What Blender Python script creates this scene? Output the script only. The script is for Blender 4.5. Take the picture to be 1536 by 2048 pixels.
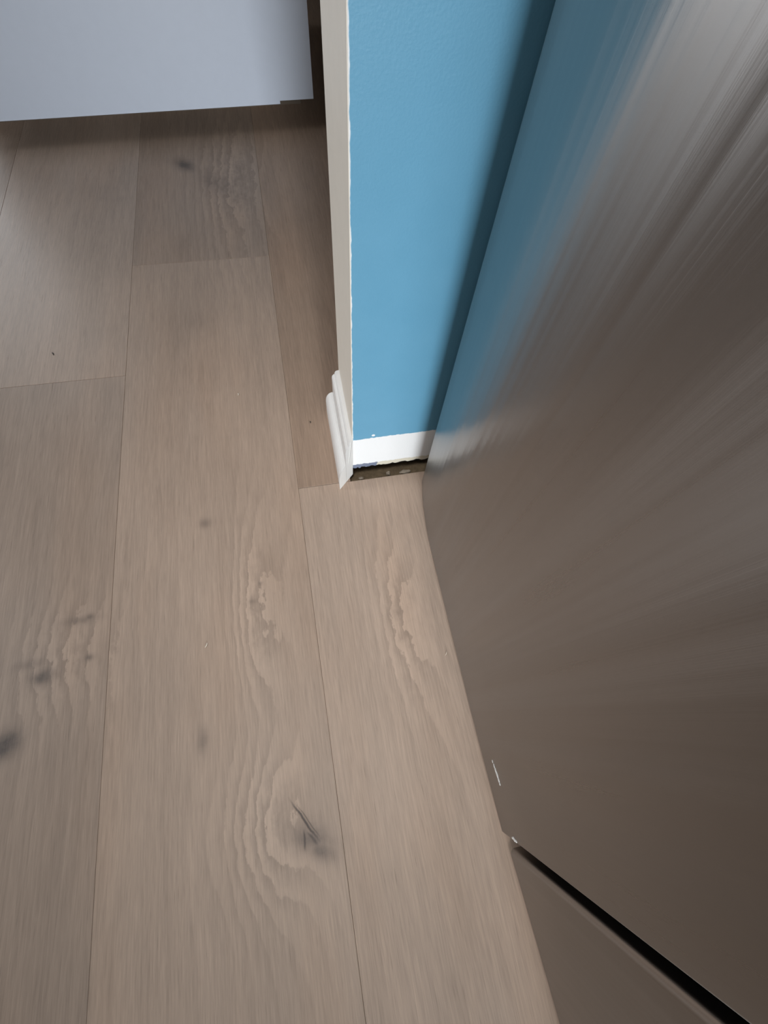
import bpy, bmesh, math, random
from mathutils import Vector, Matrix

for o in list(bpy.data.objects):
    bpy.data.objects.remove(o, do_unlink=True)
S = bpy.context.scene
C = S.collection
PI = math.pi
random.seed(4)

# ------------------------------------------------------------------ camera
cam_d = bpy.data.cameras.new('camera')
cam = bpy.data.objects.new('camera', cam_d)
C.objects.link(cam)
cam_d.sensor_fit = 'AUTO'
cam_d.sensor_width = 36.0
cam_d.lens = 888.795 / 2048 * 36.0
cam_d.clip_start = 0.01
CAM = ((0.98053254, 0.14716997, -0.12998821),
       (-0.18791522, 0.89533548, -0.40380966),
       (0.0569544, 0.42037528, 0.90556105))
cam.matrix_world = Matrix(CAM).to_4x4()
cam.location = (0, 0, 0.57)
S.camera = cam

# ------------------------------------------------------------------ world, exposure
w = bpy.data.worlds.new('world')
S.world = w
w.use_nodes = True
w.node_tree.nodes['Background'].inputs[0].default_value = (0.62, 0.72, 0.9, 1)
w.node_tree.nodes['Background'].inputs[1].default_value = 0.0
S.view_settings.view_transform = 'Standard'
S.view_settings.look = 'None'
S.view_settings.gamma = 1
S.view_settings.use_curve_mapping = False
S.view_settings.exposure = 0.0


# ------------------------------------------------------------------ lights
def area(name, loc, target, sx, sy, power, col, spread=180):
    d = bpy.data.lights.new(name, 'AREA')
    d.shape = 'RECTANGLE'
    d.size = sx
    d.size_y = sy
    d.energy = power
    d.color = col
    d.spread = math.radians(spread)
    o = bpy.data.objects.new(name, d)
    C.objects.link(o)
    o.location = loc
    o.rotation_euler = (Vector(target) - Vector(loc)).to_track_quat('-Z', 'Y').to_euler()
    return o


# daylight through glazed doors behind the camera and at the back left, plus added fills
area('garden_door_daylight', (-0.02, -2.5, 0.70), (0.06, 0.35, 0.02), 0.5, 1.0, 5.2, (0.92, 0.97, 1.0), 42)
area('terrace_door_daylight', (-1.50, 2.15, 0.66), (-1.0, 0.4, 0.4), 0.9, 1.1, 11.5, (0.88, 0.94, 1.0))
area('left_fill_light', (-2.6, 0.7, 1.35), (0.1, 0.35, 0.05), 0.8, 0.8, 2.6, (0.95, 0.97, 1.0), 50)  # added fill from the left, brightens the wall end and floor corner
area('overhead_fill_light', (-0.3, -0.4, 2.3), (0.06, 0.22, 0), 0.4, 0.4, 0.55, (1.0, 0.95, 0.90), 30)  # added narrow fill from overhead, lifts the floor near the corner


# ------------------------------------------------------------------ node expressions
class E:
    """a small wrapper that lets node maths be written as arithmetic"""
    def __init__(self, nt, s):
        self.nt, self.s = nt, s

    def _m(self, op, *a, clamp=False):
        n = self.nt.nodes.new('ShaderNodeMath')
        n.operation = op
        n.use_clamp = clamp
        for i, v in enumerate((self,) + a):
            if isinstance(v, E):
                self.nt.links.new(v.s, n.inputs[i])
            else:
                n.inputs[i].default_value = v
        return E(self.nt, n.outputs[0])

    def __add__(self, o): return self._m('ADD', o)
    __radd__ = __add__
    def __sub__(self, o): return self._m('SUBTRACT', o)
    def __rsub__(self, o): return (self * -1) + o
    def __mul__(self, o): return self._m('MULTIPLY', o)
    __rmul__ = __mul__
    def __truediv__(self, o): return self._m('DIVIDE', o)
    def pw(self, o): return self._m('POWER', o)
    def abs(self): return self._m('ABSOLUTE')
    def sin(self): return self._m('SINE')
    def exp(self): return self._m('EXPONENT')
    def fract(self): return self._m('FRACT')
    def clamp(self): return self._m('ADD', 0.0, clamp=True)
    def lt(self, o): return self._m('LESS_THAN', o)
    def gt(self, o): return self._m('GREATER_THAN', o)
    def mx(self, o): return self._m('MAXIMUM', o)
    def mn(self, o): return self._m('MINIMUM', o)
    def step(self, a, b):
        n = self.nt.nodes.new('ShaderNodeMapRange')
        n.interpolation_type = 'SMOOTHSTEP'
        self.nt.links.new(self.s, n.inputs[0])
        n.inputs[1].default_value = a
        n.inputs[2].default_value = b
        return E(self.nt, n.outputs[0])


class Mat:
    def __init__(self, name):
        self.m = bpy.data.materials.new(name)
        self.m.use_nodes = True
        self.nt = self.m.node_tree
        self.b = self.nt.nodes['Principled BSDF']

    def xyz(self, src='Object'):
        t = self.nt.nodes.new('ShaderNodeTexCoord')
        s = self.nt.nodes.new('ShaderNodeSeparateXYZ')
        self.nt.links.new(t.outputs[src], s.inputs[0])
        return [E(self.nt, s.outputs[i]) for i in range(3)]

    def attr(self, name, out='Fac'):
        a = self.nt.nodes.new('ShaderNodeAttribute')
        a.attribute_name = name
        return E(self.nt, a.outputs[out])

    def vec(self, x, y, z):
        c = self.nt.nodes.new('ShaderNodeCombineXYZ')
        for i, v in enumerate((x, y, z)):
            if isinstance(v, E):
                self.nt.links.new(v.s, c.inputs[i])
            else:
                c.inputs[i].default_value = v
        return c.outputs[0]

    def noise(self, x, y, z, scale=1.0, detail=2.0, rough=0.5, dist=0.0):
        n = self.nt.nodes.new('ShaderNodeTexNoise')
        self.nt.links.new(self.vec(x, y, z), n.inputs['Vector'])
        n.inputs['Scale'].default_value = scale
        n.inputs['Detail'].default_value = detail
        n.inputs['Roughness'].default_value = rough
        n.inputs['Distortion'].default_value = dist
        return E(self.nt, n.outputs[0])

    def mix(self, fac, a, b, mode='MIX'):
        n = self.nt.nodes.new('ShaderNodeMix')
        n.data_type = 'RGBA'
        n.blend_type = mode
        for sock, v in ((n.inputs[0], fac), (n.inputs[6], a), (n.inputs[7], b)):
            if isinstance(v, E):
                self.nt.links.new(v.s, sock)
            elif isinstance(v, (int, float)):
                sock.default_value = v
            elif isinstance(v, tuple):
                sock.default_value = (*v[:3], 1)
            else:
                self.nt.links.new(v, sock)
        return n.outputs[2]

    def grey(self, e):
        c = self.nt.nodes.new('ShaderNodeCombineColor')
        for i in range(3):
            self.nt.links.new(e.s, c.inputs[i])
        return c.outputs[0]

    def set(self, **k):
        for key, v in k.items():
            s = self.b.inputs[key.replace('_', ' ')]
            if isinstance(v, E):
                self.nt.links.new(v.s, s)
            elif isinstance(v, (int, float)):
                s.default_value = v
            elif isinstance(v, tuple):
                s.default_value = (*v, 1)
            else:
                self.nt.links.new(v, s)
        return self

    def bump(self, e, strength, dist=0.001):
        n = self.nt.nodes.new('ShaderNodeBump')
        n.inputs['Strength'].default_value = strength
        n.inputs['Distance'].default_value = dist
        self.nt.links.new(e.s, n.inputs['Height'])
        self.nt.links.new(n.outputs[0], self.b.inputs['Normal'])
        return self


def paint(name, col, rough=0.55, mottle=0.04, scale=60, spec=0.5):
    M = Mat(name)
    x, y, z = M.xyz()
    n = M.noise(x, y, z, scale, 3)
    c2 = tuple(v * (1 - 2 * mottle) for v in col)
    M.set(Base_Color=M.mix(n, col, c2), Roughness=rough, Specular_IOR_Level=spec)
    M.bump(M.noise(x, y, z, 700, 2), 0.15, 0.0004)
    return M.m


# --- floor: grey-brown oak planks -----------------------------------------
# knots and cracks: (x, y, radius x, radius y, lean, darkness)
def floor_material(knots, cracks, swirls):
    M = Mat('oak_plank')
    X, Y, Z = M.xyz()
    off = M.attr('offset')
    tone = M.attr('tone', 'Color')
    # slow wander of the fibres
    wob = M.noise(X * 9 + off, Y * 2.2, off, 1, 2) - 0.5
    wob2 = M.noise(X * 30 + off, Y * 7, off, 1, 2) - 0.5
    field = X * 26 + wob * 2.6 + wob2 * 0.5
    figure = None
    for (kx, ky, sx, sy, amp) in swirls:
        dx = (X - kx) / sx
        dy = (Y - ky) / sy
        g = ((dx * dx + dy * dy) * -1).exp()
        field = field + g * amp
        figure = g if figure is None else figure.mx(g)
    ragged = M.noise(X * 85 + off, Y * 42, 0.0, 1, 4, 0.6) - 0.5
    fr = (field * 1.7 + ragged * (0.25 + figure * 1.5) + off).fract()
    band = fr.step(0.0, 0.10) * (1 - fr.step(0.18, 1.0))        # quick light edge, slow fall
    band_amt = figure * 0.85 + 0.10
    # fine fibres and pores
    xw = X + wob * 0.010
    fib = M.noise(xw * 420 + off, Y * 14, off, 1, 3, 0.6) - 0.5
    fib2 = M.noise(xw * 1300 + off, Y * 42, off, 1, 2, 0.6) - 0.5
    pore = M.noise(xw * 900 + off, Y * 30, off + 3.0, 1, 1).step(0.66, 0.8)
    slow = M.noise(X * 16 + off, Y * 2.4, off + 9.0, 1, 3) - 0.5
    blot = M.noise(X * 7 + off, Y * 5, off + 5.0, 1, 2) - 0.5
    light = 1.0 + fib * 0.50 + fib2 * 0.45 - pore * 0.20 + slow * 0.34 + blot * 0.22 + (band - 0.35) * band_amt * 0.42
    col = M.mix(1.0, tone.s, M.grey(light), 'MULTIPLY')
    warm = M.noise(X * 12 + off, Y * 3, off + 2.0, 1, 2).step(0.4, 0.8)
    col = M.mix(warm * 0.5, col, M.mix(1.0, col, (1.04, 0.96, 0.89), 'MULTIPLY'))
    # knots
    rag = M.noise(X * 70, Y * 70, 0.0, 1, 4, 0.6) - 0.5
    dark = None
    for (kx, ky, sx, sy, lean, amt) in knots:
        dx = (X - kx)
        dy = (Y - ky)
        u = (dx - dy * lean) / sx
        v = dy / sy
        r = u * u + v * v + rag * 1.3
        g = (r * -1.0).exp().mn(1.0) * amt
        dark = g if dark is None else dark.mx(g)
    col = M.mix(dark, col, (0.072, 0.060, 0.055))
    ck = None
    for (kx, ky, wd, ln, lean, amt) in cracks:
        dx = (X - kx)
        dy = (Y - ky)
        u = (dx - dy * lean + rag * 0.004) / wd
        v = dy / ln
        g = ((u * u + v * v * v * v) * -1).exp() * amt
        ck = g if ck is None else ck.mx(g)
    col = M.mix(ck, col, (0.035, 0.030, 0.034))
    M.set(Base_Color=col, Roughness=(0.47 + fib * 0.12 + pore * 0.2), Specular_IOR_Level=0.5)
    M.bump(fib * 0.5 + fib2 * 0.4 - pore * 0.6 - ck * 2.0, 0.25, 0.0006)
    return M.m


knots = [
    (-0.064, -0.104, 0.019, 0.017, -0.6, 0.60),   # large knot in front
    (-0.056, -0.116, 0.013, 0.011, -0.6, 0.62),
    (-0.350, 0.111, 0.012, 0.008, 0.0, 0.75),
    (-0.314, 0.171, 0.020, 0.005, 0.0, 0.40),
    (-0.303, 0.173, 0.005, 0.004, 0.0, 0.55),
    (-0.300, 0.124, 0.005, 0.004, 0.0, 0.60),
    (-0.366, 0.128, 0.014, 0.006, 0.0, 0.35),
    (-0.380, 0.046, 0.016, 0.014, 0.2, 0.9),
    (-0.184, 1.122, 0.017, 0.022, -0.4, 0.80),
    (-0.120, 1.050, 0.030, 0.045, -0.6, 0.32),
    (-0.163, 0.277, 0.008, 0.007, 0.0, 0.42),
    (-0.096, 0.180, 0.003, 0.003, 0.0, 0.42),
    (-0.108, 0.158, 0.006, 0.003, 0.0, 0.25),
    (-0.172, 0.010, 0.006, 0.014, 0.0, 0.42),
    (0.072, 0.112, 0.010, 0.008, 0.0, 0.16),
    (-0.460, 0.42, 0.030, 0.050, 0.0, 0.15),
    (-0.17, 0.66, 0.03, 0.02, 0.0, 0.10),
]
cracks = [
    (-0.070, -0.086, 0.0012, 0.018, -0.62, 0.85),
    (-0.0655, -0.088, 0.0007, 0.014, -0.62, 0.5),
    (-0.0715, -0.104, 0.0010, 0.008, 0.10, 0.7),
    (-0.063, -0.104, 0.0015, 0.006, -0.6, 0.55),
]
swirls = [
    (-0.106, -0.085, 0.046, 0.070, 1.8),
    (-0.105, 0.150, 0.030, 0.110, 1.3),
    (0.075, 0.100, 0.030, 0.110, 1.0),
    (-0.330, 0.130, 0.060, 0.070, 0.7),
    (-0.090, 1.050, 0.070, 0.200, 0.9),
]
M_floor = floor_material(knots, cracks, swirls)


def obj(name, bm, mats, parent=None, smooth=False):
    me = bpy.data.meshes.new(name)
    bmesh.ops.recalc_face_normals(bm, faces=bm.faces)
    bm.to_mesh(me)
    bm.free()
    for m in (mats if isinstance(mats, (list, tuple)) else [mats]):
        me.materials.append(m)
    if smooth:
        for p in me.polygons:
            p.use_smooth = True
    o = bpy.data.objects.new(name, me)
    C.objects.link(o)
    if parent:
        o.parent = parent
    return o


def empty(name, loc=(0, 0, 0), rz=0.0):
    o = bpy.data.objects.new(name, None)
    C.objects.link(o)
    o.location = loc
    o.rotation_euler = (0, 0, rz)
    o.empty_display_size = 0.05
    return o


def tag(o, label=None, cat=None, group=None, kind=None):
    for k, v in (('label', label), ('category', cat), ('group', group), ('kind', kind)):
        if v:
            o[k] = v
    return o


def add_box(bm, x0, x1, y0, y1, z0, z1, bevel=0.0, seg=1, mat=0):
    r = bmesh.ops.create_cube(bm, size=1)
    vs = r['verts']
    for v in vs:
        v.co = Vector((x0 + (v.co.x + .5) * (x1 - x0), y0 + (v.co.y + .5) * (y1 - y0), z0 + (v.co.z + .5) * (z1 - z0)))
    fs = {f for v in vs for f in v.link_faces}
    if bevel:
        es = {e for v in vs for e in v.link_edges}
        rr = bmesh.ops.bevel(bm, geom=list(es), offset=bevel, segments=seg, affect='EDGES', profile=0.5)
        fs = {f for f in fs if f.is_valid} | set(rr['faces'])
    for f in fs:
        f.material_index = mat
    return fs


def box(x0, x1, y0, y1, z0, z1, bevel=0.0, seg=1):
    bm = bmesh.new()
    add_box(bm, x0, x1, y0, y1, z0, z1, bevel, seg)
    return bm


# ================================================================== structure
# floor: every plank is a bevelled board in one mesh
X0, PW = -0.0325, 0.2455
T_base = (0.43, 0.325, 0.255)


def tone(k, r=0.0):
    return (T_base[0] * k * (1 + r), T_base[1] * k, T_base[2] * k * (1 - r))


planks = []   # x0, x1, y0, y1, tone, offset
rest = [(-0.9, tone(0.93)), (0.35, tone(1.02))]
planks.append((X0 - 2 * PW, X0 - PW, 0.5548, 2.0, tone(1.03, -0.02), 3.1))
planks.append((X0 - 2 * PW, X0 - PW, -1.3, 0.5548, tone(0.86, -0.01), 7.7))
planks.append((X0 - 2 * PW, X0 - PW, -2.6, -1.3, tone(0.95), 17.7))
planks.append((X0 - PW, X0, 0.814, 2.2, tone(0.84, 0.0), 12.4))
planks.append((X0 - PW, X0, -1.6, 0.814, tone(0.97, 0.0), 21.0))
planks.append((X0 - PW, X0, -2.6, -1.6, tone(1.0), 5.0))
planks.append((X0, X0 + PW, -1.2, 0.3105, tone(1.03, 0.0), 41.9))
planks.append((X0, X0 + PW, -2.6, -1.2, tone(0.94), 45.9))
notched = (X0, X0 + PW, 0.3106, 2.2, tone(0.80, 0.055), 33.3)
planks.append((X0 + PW, X0 + 2 * PW, -1.9, 0.3105, tone(0.9), 51.0))
planks.append((X0 + 2 * PW, X0 + 3 * PW, -2.6, 0.3105, tone(0.98), 58.0))
planks.append((X0 + 3 * PW, X0 + 4 * PW + 0.06, -2.6, 0.3105, tone(0.94), 63.0))
planks.append((X0 + PW, X0 + 2 * PW, -2.6, -1.9, tone(1.0), 67.0))
planks.append((X0 + PW, 1.01, 0.455, 2.2, tone(0.9), 71.0))
planks.append((X0 - 2 * PW, X0 - PW, 2.0, 2.2, tone(0.9), 3.9))
for i in range(3, 12):
    a = X0 - i * PW
    j = [0.35, -0.6, 1.1, 0.1, -0.9, 0.8, -0.2, 0.6, -1.0][i - 3]
    planks.append((a, a + PW, j, 2.2, tone(random.uniform(.88, 1.03)), random.uniform(80, 200)))
    planks.append((a, a + PW, -2.6, j, tone(random.uniform(.88, 1.03)), random.uniform(80, 200)))
bm = bmesh.new()
for p in planks:
    g = 0.00010
    add_box(bm, p[0] + g, p[1] - g, p[2] + g, p[3] - g, -0.0115, 0.0, 0.00038, 1)
# the board that is notched round the wall end
g = 0.0001
outline = [(X0 + g, 0.3107 + g), (0.043, 0.3107 + g), (0.043, 0.455), (X0 + PW - g, 0.455), (X0 + PW - g, 2.2), (X0 + g, 2.2)]
lo = [bm.verts.new((px, py, -0.0115)) for px, py in outline]
hi = [bm.verts.new((px, py, 0.0)) for px, py in outline]
top = bm.faces.new(hi)
bm.faces.new(lo[::-1])
for i in range(6):
    bm.faces.new((lo[i], lo[(i + 1) % 6], hi[(i + 1) % 6], hi[i]))
bmesh.ops.bevel(bm, geom=list(top.edges), offset=0.00038, segments=1, affect='EDGES')
planks.append(notched)
me = bpy.data.meshes.new('floor')
bmesh.ops.recalc_face_normals(bm, faces=bm.faces)
bm.to_mesh(me)
bm.free()
a_t = me.attributes.new('tone', 'FLOAT_COLOR', 'CORNER')
a_o = me.attributes.new('offset', 'FLOAT', 'FACE')
for i in range(len(me.polygons)):
    c = me.polygons[i].center
    p = next((q for q in planks if q[0] <= c.x <= q[1] and q[2] <= c.y <= q[3]), planks[0])
    for li in me.polygons[i].loop_indices:
        a_t.data[li].color = (*p[4], 1)
    a_o.data[i].value = p[5]
me.materials.append(M_floor)
floor = bpy.data.objects.new('floor', me)
C.objects.link(floor)
tag(floor, 'grey brown oak plank floor with knots', kind='structure')

# subfloor seen in the open joint along the wall
M = Mat('dirty_subfloor')
x, y, z = M.xyz()
n = M.noise(x, y, z, 140, 5, 0.7)
n2 = M.noise(x + 3.0, y, z, 420, 3, 0.7).step(0.58, 0.75)
M.set(Base_Color=M.mix(n2 * 0.45, M.mix(n, (0.08, 0.058, 0.034), (0.36, 0.28, 0.18)), (0.26, 0.21, 0.16)), Roughness=0.95)
M.bump(n, 0.8, 0.003)
M_sub = M.m
sub = obj('floor_screed', box(-2.8, 1.05, -2.65, 2.25, -0.06, -0.0118), M_sub)
tag(sub, 'dark dusty screed showing in the open joint', kind='structure')

M_cream = paint('cream_paint', (0.84, 0.79, 0.70), 0.5)
M_white = paint('white_trim_paint', (0.83, 0.82, 0.80), 0.38, 0.05, 40)
M_room = paint('room_wall_paint', (0.50, 0.48, 0.45), 0.7)
M_ceil = paint('ceiling_paint', (0.7, 0.69, 0.66), 0.8)
M_darkwall = paint('dark_brown_paint', (0.050, 0.040, 0.030), 0.75)

# blue wall: blue paint, bare white band where a skirting board was
M = Mat('blue_painted_plaster')
x, y, z = M.xyz()
edge = z + (M.noise(x, z, 0.0, 260, 3) - 0.5) * 0.0035 + (M.noise(x, z, 0.0, 25, 1) - 0.5) * 0.004
isw = 1 - edge.step(0.0862, 0.0878)
blue = M.mix(M.noise(x, y, z, 30, 3), (0.110, 0.310, 0.465), (0.128, 0.335, 0.495))
flaw = M.noise(x, z, 4.0, 330, 2).step(0.72, 0.76)
white = M.mix(flaw * 0.5, (0.80, 0.81, 0.82), (0.50, 0.46, 0.39))
# paper and old grey-blue paint at the bottom of the band
low = 1 - (z + (M.noise(x, z, 2.0, 300, 3) - 0.5) * 0.006).step(0.0245, 0.0262)
left = 1 - (x + (M.noise(x, z, 7.0, 200, 2) - 0.5) * 0.006).step(0.083, 0.085)
lowcol = M.mix(left, (0.62, 0.58, 0.48), (0.16, 0.19, 0.27))
white = M.mix(low, white, lowcol)
# chipped paint along the outer corner, and one chip above the band
corner = 1 - (x + (M.noise(x, z, 1.0, 90, 3) - 0.5) * 0.0022).step(0.0486, 0.0494)
chip = 1 - ((((x - 0.0755) / 0.0026).pw(2.0) + ((z - 0.0925) / 0.0022).pw(2.0)) + (M.noise(x, z, 0.0, 500, 2) - 0.5) * 1.2).step(0.6, 1.1)
col = M.mix(isw.mx(corner).mx(chip.clamp()), blue, white)
M.set(Base_Color=col, Roughness=0.42)
M.bump(M.noise(x, y, z, 500, 2) + isw * 1.5 * 0.3, 0.2, 0.0006)
M_blue = M.m

WX, WY, WT = 0.0485, 0.3220, 0.123
# plasterboard of the stub wall; its lower edge is torn and stands clear of the floor
bm = bmesh.new()
N = 150
xs = [WX + (1.0 - WX) * (i / N) ** 1.6 for i in range(N + 1)]
rr = random.Random(3)
bot = [0.0165 + 0.0012 * math.sin(i * 1.3) + rr.uniform(-.0014, .0016) for i in range(N + 1)]
th = 0.0125
cols = []
for i, xx in enumerate(xs):
    cols.append([bm.verts.new((xx, WY, bot[i])), bm.verts.new((xx, WY, 2.4)),
                 bm.verts.new((xx, WY + th, 2.4)), bm.verts.new((xx, WY + th, bot[i] + rr.uniform(-.002, .002)))])
for i in range(N):
    a, b = cols[i], cols[i + 1]
    for k in range(4):
        bm.faces.new((a[k], b[k], b[(k + 1) % 4], a[(k + 1) % 4]))
bm.faces.new(cols[0])
bm.faces.new(cols[-1][::-1])
wall = obj('wall_right', bm, M_blue)
tag(wall, 'blue painted stub wall with a white band near the floor', kind='structure')
M_core = paint('sill_timber', (0.055, 0.042, 0.028), 0.9, 0.2, 90)
obj('sill_plate', box(WX + 0.012, 1.0, WY + 0.0145, WY + WT - 0.002, -0.0118, 2.39), M_core, wall)
obj('end_face', box(WX - 0.0004, WX + 0.0115, WY + 0.0008, WY + WT, 0.0165, 2.4, 0.0006), M_cream, wall)
obj('rear_face', box(WX + 0.012, 1.0, WY + WT - 0.004, WY + WT + 0.008, 0.0, 2.4), M_cream, wall)

# rest of the room
bm = bmesh.new()
add_box(bm, -2.8, -1.97, 2.2, 2.3, -0.05, 2.45)
add_box(bm, -1.03, 1.05, 2.2, 2.3, -0.05, 2.45)
add_box(bm, -1.97, -1.03, 2.2, 2.3, -0.05, 0.1)
add_box(bm, -1.97, -1.03, 2.2, 2.3, 1.25, 2.45)
tag(obj('wall_back', bm, M_darkwall), kind='structure')
tag(obj('wall_east', box(1.0, 1.1, -2.65, 2.25, -0.05, 2.45), M_room), kind='structure')
tag(obj('ceiling', box(-2.8, 1.05, -2.65, 2.25, 2.4, 2.5), M_ceil), kind='structure')
# left wall with a window opening, front wall with a glazed door opening
bm = bmesh.new()
add_box(bm, -2.9, -2.8, -2.65, 0.6, -0.05, 2.45)
add_box(bm, -2.9, -2.8, 1.7, 2.25, -0.05, 2.45)
add_box(bm, -2.9, -2.8, 0.6, 1.7, -0.05, 0.8)
add_box(bm, -2.9, -2.8, 0.6, 1.7, 1.95, 2.45)
tag(obj('wall_left', bm, M_room), kind='structure')
bm = bmesh.new()
add_box(bm, -2.9, -1.3, -2.75, -2.65, -0.05, 2.45)
add_box(bm, 0.25, 1.05, -2.75, -2.65, -0.05, 2.45)
add_box(bm, -1.3, 0.25, -2.75, -2.65, 2.05, 2.45)
tag(obj('wall_front', bm, M_room), kind='structure')

# ------------------------------------------------------------------ skirting on the wall end
def mitred(profile, yfar, name, parent, mat):
    """profile (x, z) swept along y, cut at 45 degrees at the near end"""
    bm = bmesh.new()
    near = [bm.verts.new((px, WY - (WX - px), pz)) for px, pz in profile]
    far = [bm.verts.new((px, yfar, pz)) for px, pz in profile]
    n = len(profile)
    for i in range(n):
        bm.faces.new((near[i], near[(i + 1) % n], far[(i + 1) % n], far[i]))
    bm.faces.new(near[::-1])
    bm.faces.new(far)
    return obj(name, bm, mat, parent)


base = mitred([(WX - .0003, 0.0002), (0.0372, 0.0002), (0.0372, 0.076), (0.0378, 0.0795), (0.0398, 0.082), (0.0412, 0.0825),
               (0.0418, 0.086), (0.0436, 0.0885), (WX - .0003, 0.0895)], 0.4385, 'baseboard_end', None, M_white)
tag(base, 'white painted skirting on the wall end, mitred at the near corner', kind='structure')
q = [(0.0370, 0.0002), (0.0258, 0.0002)]
for k in range(9):
    a = PI / 2 * k / 8
    q.append((0.0370 - 0.0112 * math.cos(a) ** 0.9 if k < 8 else 0.0370, 0.026 + 0.019 * math.sin(a)))
mitred(q, 0.4385, 'shoe_molding', base, M_white)
# curled sliver of paint at the mitre
bm = bmesh.new()
pts = [(0.0478, 0.3195, 0.0880), (0.0445, 0.3165, 0.060), (0.0425, 0.3150, 0.042), (0.0440, 0.3160, 0.050)]
vs = [bm.verts.new(p) for p in pts]
vb = [bm.verts.new((p[0] - .0005, p[1] - .0010, p[2])) for p in pts]
bm.faces.new(vs); bm.faces.new(vb[::-1])
for i in range(4):
    bm.faces.new((vs[i], vs[(i + 1) % 4], vb[(i + 1) % 4], vb[i]))
o = obj('paint_sliver', bm, paint('bright_white_paint', (0.88, 0.88, 0.86), 0.4), base)

# crumbs of plaster in the open joint
M_crumb = paint('plaster_crumb', (0.60, 0.53, 0.44), 0.9, 0.15, 200)
M_crumb2 = paint('dark_crumb', (0.16, 0.12, 0.08), 0.95, 0.15, 200)


def crumb_bm(r, sx, sy, sz, seed):
    bm = bmesh.new()
    bmesh.ops.create_icosphere(bm, subdivisions=2, radius=1)
    q = random.Random(seed)
    for v in bm.verts:
        k = 1 + q.uniform(-.28, .28)
        v.co = Vector((v.co.x * sx * k, v.co.y * sy * k, v.co.z * sz * k)) * r
    return bm


crumbs = [(0.0600, 0.3185, .0028, 1.2, .8, .8, 0, 'pale round plaster crumb at the left end of the open joint'),
          (0.0700, 0.3145, .0019, 1.3, 1, .7, 1, 'dark crumb near the left end of the open joint'),
          (0.1010, 0.3190, .0034, 1.0, .9, 1.3, 0, 'large pale plaster crumb in the middle of the open joint'),
          (0.1270, 0.3185, .0040, 1.9, .8, .8, 0, 'long pale plaster crumb near the refrigerator end of the open joint'),
          (0.0880, 0.3155, .0020, 1.6, .9, .7, 1, 'small dark crumb left of the large plaster crumb')]
for i, (cx, cy, r, a, b, c, d, lab) in enumerate(crumbs):
    o = obj('plaster_crumb', crumb_bm(r, a, b, c, i), M_crumb2 if d else M_crumb)
    o.location = (cx, cy, -0.0118 + r * c * 0.85)
    tag(o, lab, 'crumb', 'crumbs in the open joint below the blue wall')

# ------------------------------------------------------------------ white cabinet at the back
ang = math.radians(3.8)
cab = empty('white_cabinet', (0.0355, 1.239, 0), ang)
tag(cab, 'white cabinet with a raised lower edge standing at the back of the room', 'cabinet')
M_cab = paint('white_cabinet_lacquer', (0.55, 0.60, 0.70), 0.4, 0.02)
M_toe = paint('brown_toe_kick', (0.10, 0.075, 0.055), 0.8)
obj('door', box(-0.655, 0.0, 0.0, 0.019, 0.050, 0.86), M_cab, cab)
obj('filler_strip', box(-0.0005, 0.074, 0.0001, 0.019, 0.0555, 0.86), M_cab, cab)
obj('body', box(-0.655, 0.074, 0.020, 0.56, 0.062, 0.86), M_cab, cab)
obj('toe_kick', box(-0.655, 0.060, 0.115, 0.135, 0.0, 0.062), M_toe, cab)

# ------------------------------------------------------------------ refrigerator
M = Mat('brushed_steel')
x, y, z = M.xyz()
br = M.noise(x * 2, y * 1400, z * 3, 1, 3, 0.6)
wide = M.noise(x * 2, y * 42, z * 0.4, 1, 2) - 0.5
smear = M.noise(x, y * 7, z * 5, 1, 3) - 0.5
M.set(Metallic=1.0, Base_Color=M.mix((0.5 + wide * 0.5), (0.285, 0.265, 0.25), (0.36, 0.34, 0.325)),
      Roughness=(0.30 + wide * 0.10 + smear * 0.08 + (br - 0.5) * 0.05), Anisotropic=0.8, Anisotropic_Rotation=0.25)
tn = M.nt.nodes.new('ShaderNodeTangent')
tn.direction_type = 'RADIAL'
tn.axis = 'Z'
M.nt.links.new(tn.outputs[0], M.b.inputs['Tangent'])
band = M.noise(x * 2, y * 34, z * 0.25, 1, 2.5, 0.55)
M.bump(br * 0.02 + band, 0.7, 0.0017)
M_steel = M.m
M_black = paint('black_gasket_rubber', (0.012, 0.012, 0.012), 0.7)
M_body = paint('dark_grey_fridge_side', (0.06, 0.062, 0.065), 0.5)


def face_x(y):
    """slightly bowed door front, as seen from above"""
    if y > 0.17:
        return 0.1325 + 0.0128 * ((y - 0.17) / 0.125) ** 2.2
    if y < -0.14:
        return 0.1345 + 0.0065 * min(1, (-0.14 - y) / 0.15)
    if y < -0.02:
        return 0.1325 + 0.0015 * ((-0.02 - y) / 0.12)
    return 0.1325


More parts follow.
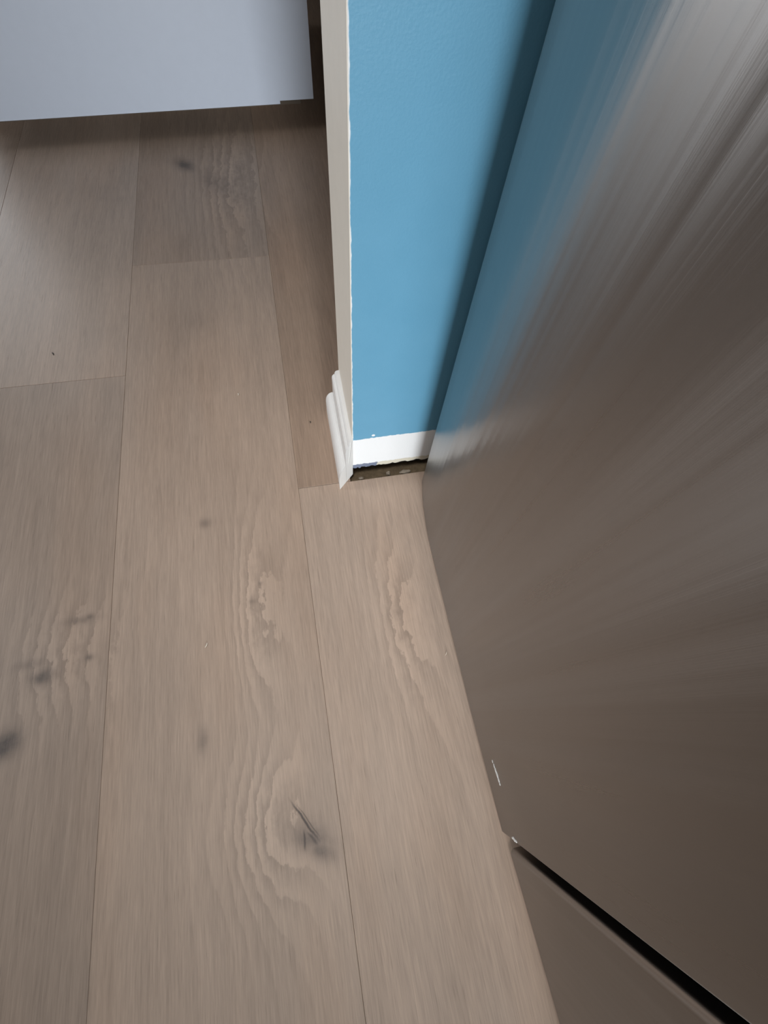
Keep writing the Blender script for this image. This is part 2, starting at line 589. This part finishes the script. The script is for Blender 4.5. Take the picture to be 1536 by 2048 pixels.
def door_bm(ya, yb, z0, z1, back, ra, rb, cz):
    """outline in plan with rounded vertical edges, lofted upward; cz = rounding of the lower edge"""
    ys = []
    n = 40
    prof = []
    ya2, yb2 = ya + ra, yb - rb
    for k in range(7):                       # rounded edge at ya
        a = PI / 2 * k / 6
        prof.append((face_x(ya2) + ra - ra * math.sin(a), ya2 - ra * math.cos(a)))
    for k in range(1, n):
        yy = ya2 + (yb2 - ya2) * k / n
        prof.append((face_x(yy), yy))
    for k in range(7):
        a = PI / 2 * k / 6
        prof.append((face_x(yb2) + rb - rb * math.cos(a), yb2 + rb * math.sin(a)))
    prof = [(back, ya)] + prof + [(back, yb)]
    bm = bmesh.new()
    rows = []
    cx = 0.5 * (0.1345 + back)
    cy = 0.5 * (ya + yb)
    levels = []
    for k in range(5):
        a = PI / 2 * k / 4
        levels.append((z0 + cz * (1 - math.cos(a)), cz * (1 - math.sin(a))))
    levels += [(z0 + 0.1, 0), (z0 + 0.5, 0), (z1, 0)]
    for zz, ins in levels:
        row = []
        for (px, py) in prof:
            qx = px + ins if px < cx else px
            qy = py + ins * max(-1, min(1, (cy - py) / (abs(cy - ya) * 1.0))) if px < back else py
            row.append(bm.verts.new((qx, qy, zz)))
        rows.append(row)
    m = len(prof)
    for a, b in zip(rows, rows[1:]):
        for i in range(m):
            bm.faces.new((a[i], a[(i + 1) % m], b[(i + 1) % m], b[i]))
    bm.faces.new(rows[0][::-1])
    bm.faces.new(rows[-1])
    return bm


fr = empty('refrigerator', (0, 0, 0))
tag(fr, 'large brushed steel two door refrigerator standing beside the blue wall', 'refrigerator')
d1 = obj('door', door_bm(-0.1375, 0.2920, 0.008, 1.78, 0.185, 0.0022, 0.004, 0.0015), M_steel, fr, True)
d2 = obj('door', door_bm(-0.66, -0.1500, 0.016, 1.78, 0.185, 0.007, 0.0055, 0.002), M_steel, fr, True)
for d in (d1, d2):
    d.data.set_sharp_from_angle(angle=math.radians(50))
d1['label'] = 'steel left door beside the wall'
d2['label'] = 'steel right door beyond the black gap'
obj('gasket', box(0.172, 0.19, -0.65, 0.290, 0.02, 1.77), M_black, fr)
obj('body', box(0.1905, 0.86, -0.662, 0.2910, 0.03, 1.78, 0.003, 2), M_body, fr)
for fx, fy in ((0.24, 0.24), (0.24, -0.62), (0.82, 0.24), (0.82, -0.62)):
    bm = bmesh.new()
    bmesh.ops.create_cone(bm, cap_ends=True, segments=20, radius1=0.02, radius2=0.02, depth=0.03)
    f = obj('foot', bm, M_black, fr)
    f.location = (fx, fy, 0.015)

# chips of plaster stuck to the door, splinters on the floor
M_chip = paint('white_plaster_dust', (0.8, 0.79, 0.76), 0.8)


def sliver(name, loc, ln, wd, rz, lab, cat, mat, ht=0.0006, tilt=0.0, group=None):
    bm = bmesh.new()
    q = random.Random(int(abs(loc[0]) * 9e4))
    n = 6
    up, dn = [], []
    for k in range(n + 1):
        t = k / n
        wv = wd * (math.sin(PI * (0.08 + 0.84 * t)) ** 0.7) * q.uniform(.6, 1)
        bx = wd * 0.8 * math.sin(t * 2.2)
        up.append((bx - wv / 2, (t - .5) * ln))
        dn.append((bx + wv / 2, (t - .5) * ln))
    ring = up + dn[::-1]
    lo = [bm.verts.new((a, b, 0)) for a, b in ring]
    hi = [bm.verts.new((a * .8, b, ht)) for a, b in ring]
    bm.faces.new(lo[::-1]); bm.faces.new(hi)
    m = len(ring)
    for i in range(m):
        bm.faces.new((lo[i], lo[(i + 1) % m], hi[(i + 1) % m], hi[i]))
    o = obj(name, bm, mat)
    o.location = loc
    o.rotation_euler = (0, tilt, rz)
    tag(o, lab, cat, group)
    return o


def dust(pts, wd, ky):
    bm = bmesh.new()
    for (a, b), k in zip(pts, wd):
        m0 = Matrix.Translation((face_x(a) - 0.0002, a, b)) @ Matrix.Diagonal((0.0005, 0.0011 * k * ky, 0.0024 * k, 1))
        bmesh.ops.create_icosphere(bm, subdivisions=2, radius=1, matrix=m0)
    return bm


obj('plaster_smear', dust([(-0.067, 0.0475), (-0.071, 0.0490), (-0.075, 0.0500), (-0.079, 0.0515), (-0.083, 0.0520), (-0.087, 0.0525)], [.4, .6, 1.0, 1.1, .9, .4], 3.6), M_chip, d1)
obj('plaster_chip', dust([(-0.1345, 0.046), (-0.1350, 0.051), (-0.1352, 0.056), (-0.1340, 0.050)], [.8, 1.3, 1.0, 1.1], 1.2), M_chip, d1)
M_pale = paint('pale_wood', (0.80, 0.73, 0.62), 0.6)
M_dk = paint('dark_dirt', (0.05, 0.04, 0.035), 0.8)
sliver('wood_splinter', (-0.166, 0.114, 0.0002), 0.006, 0.0012, -0.35, 'tiny pale splinter lying on the floor left of the wavy grain line', 'splinter', M_pale)
sliver('wood_splinter', (-0.108, 0.492, 0.0002), 0.004, 0.0022, 0.4, 'tiny pale crumb lying on the floor left of the mitred skirting', 'splinter', M_pale)
sliver('wood_splinter', (0.121, 0.051, 0.0002), 0.005, 0.0010, -0.5, 'tiny pale splinter lying on the floor against the steel door', 'splinter', M_pale)
sliver('dirt_speck', (-0.392, 0.615, 0.0002), 0.006, 0.0022, 0.7, 'tiny dark speck on the plank at the far left', 'speck', M_dk)
sliver('dirt_speck', (-0.003, 0.422, 0.0002), 0.003, 0.0026, 0.7, 'tiny dark speck on the reddish plank left of the white skirting', 'speck', M_dk)
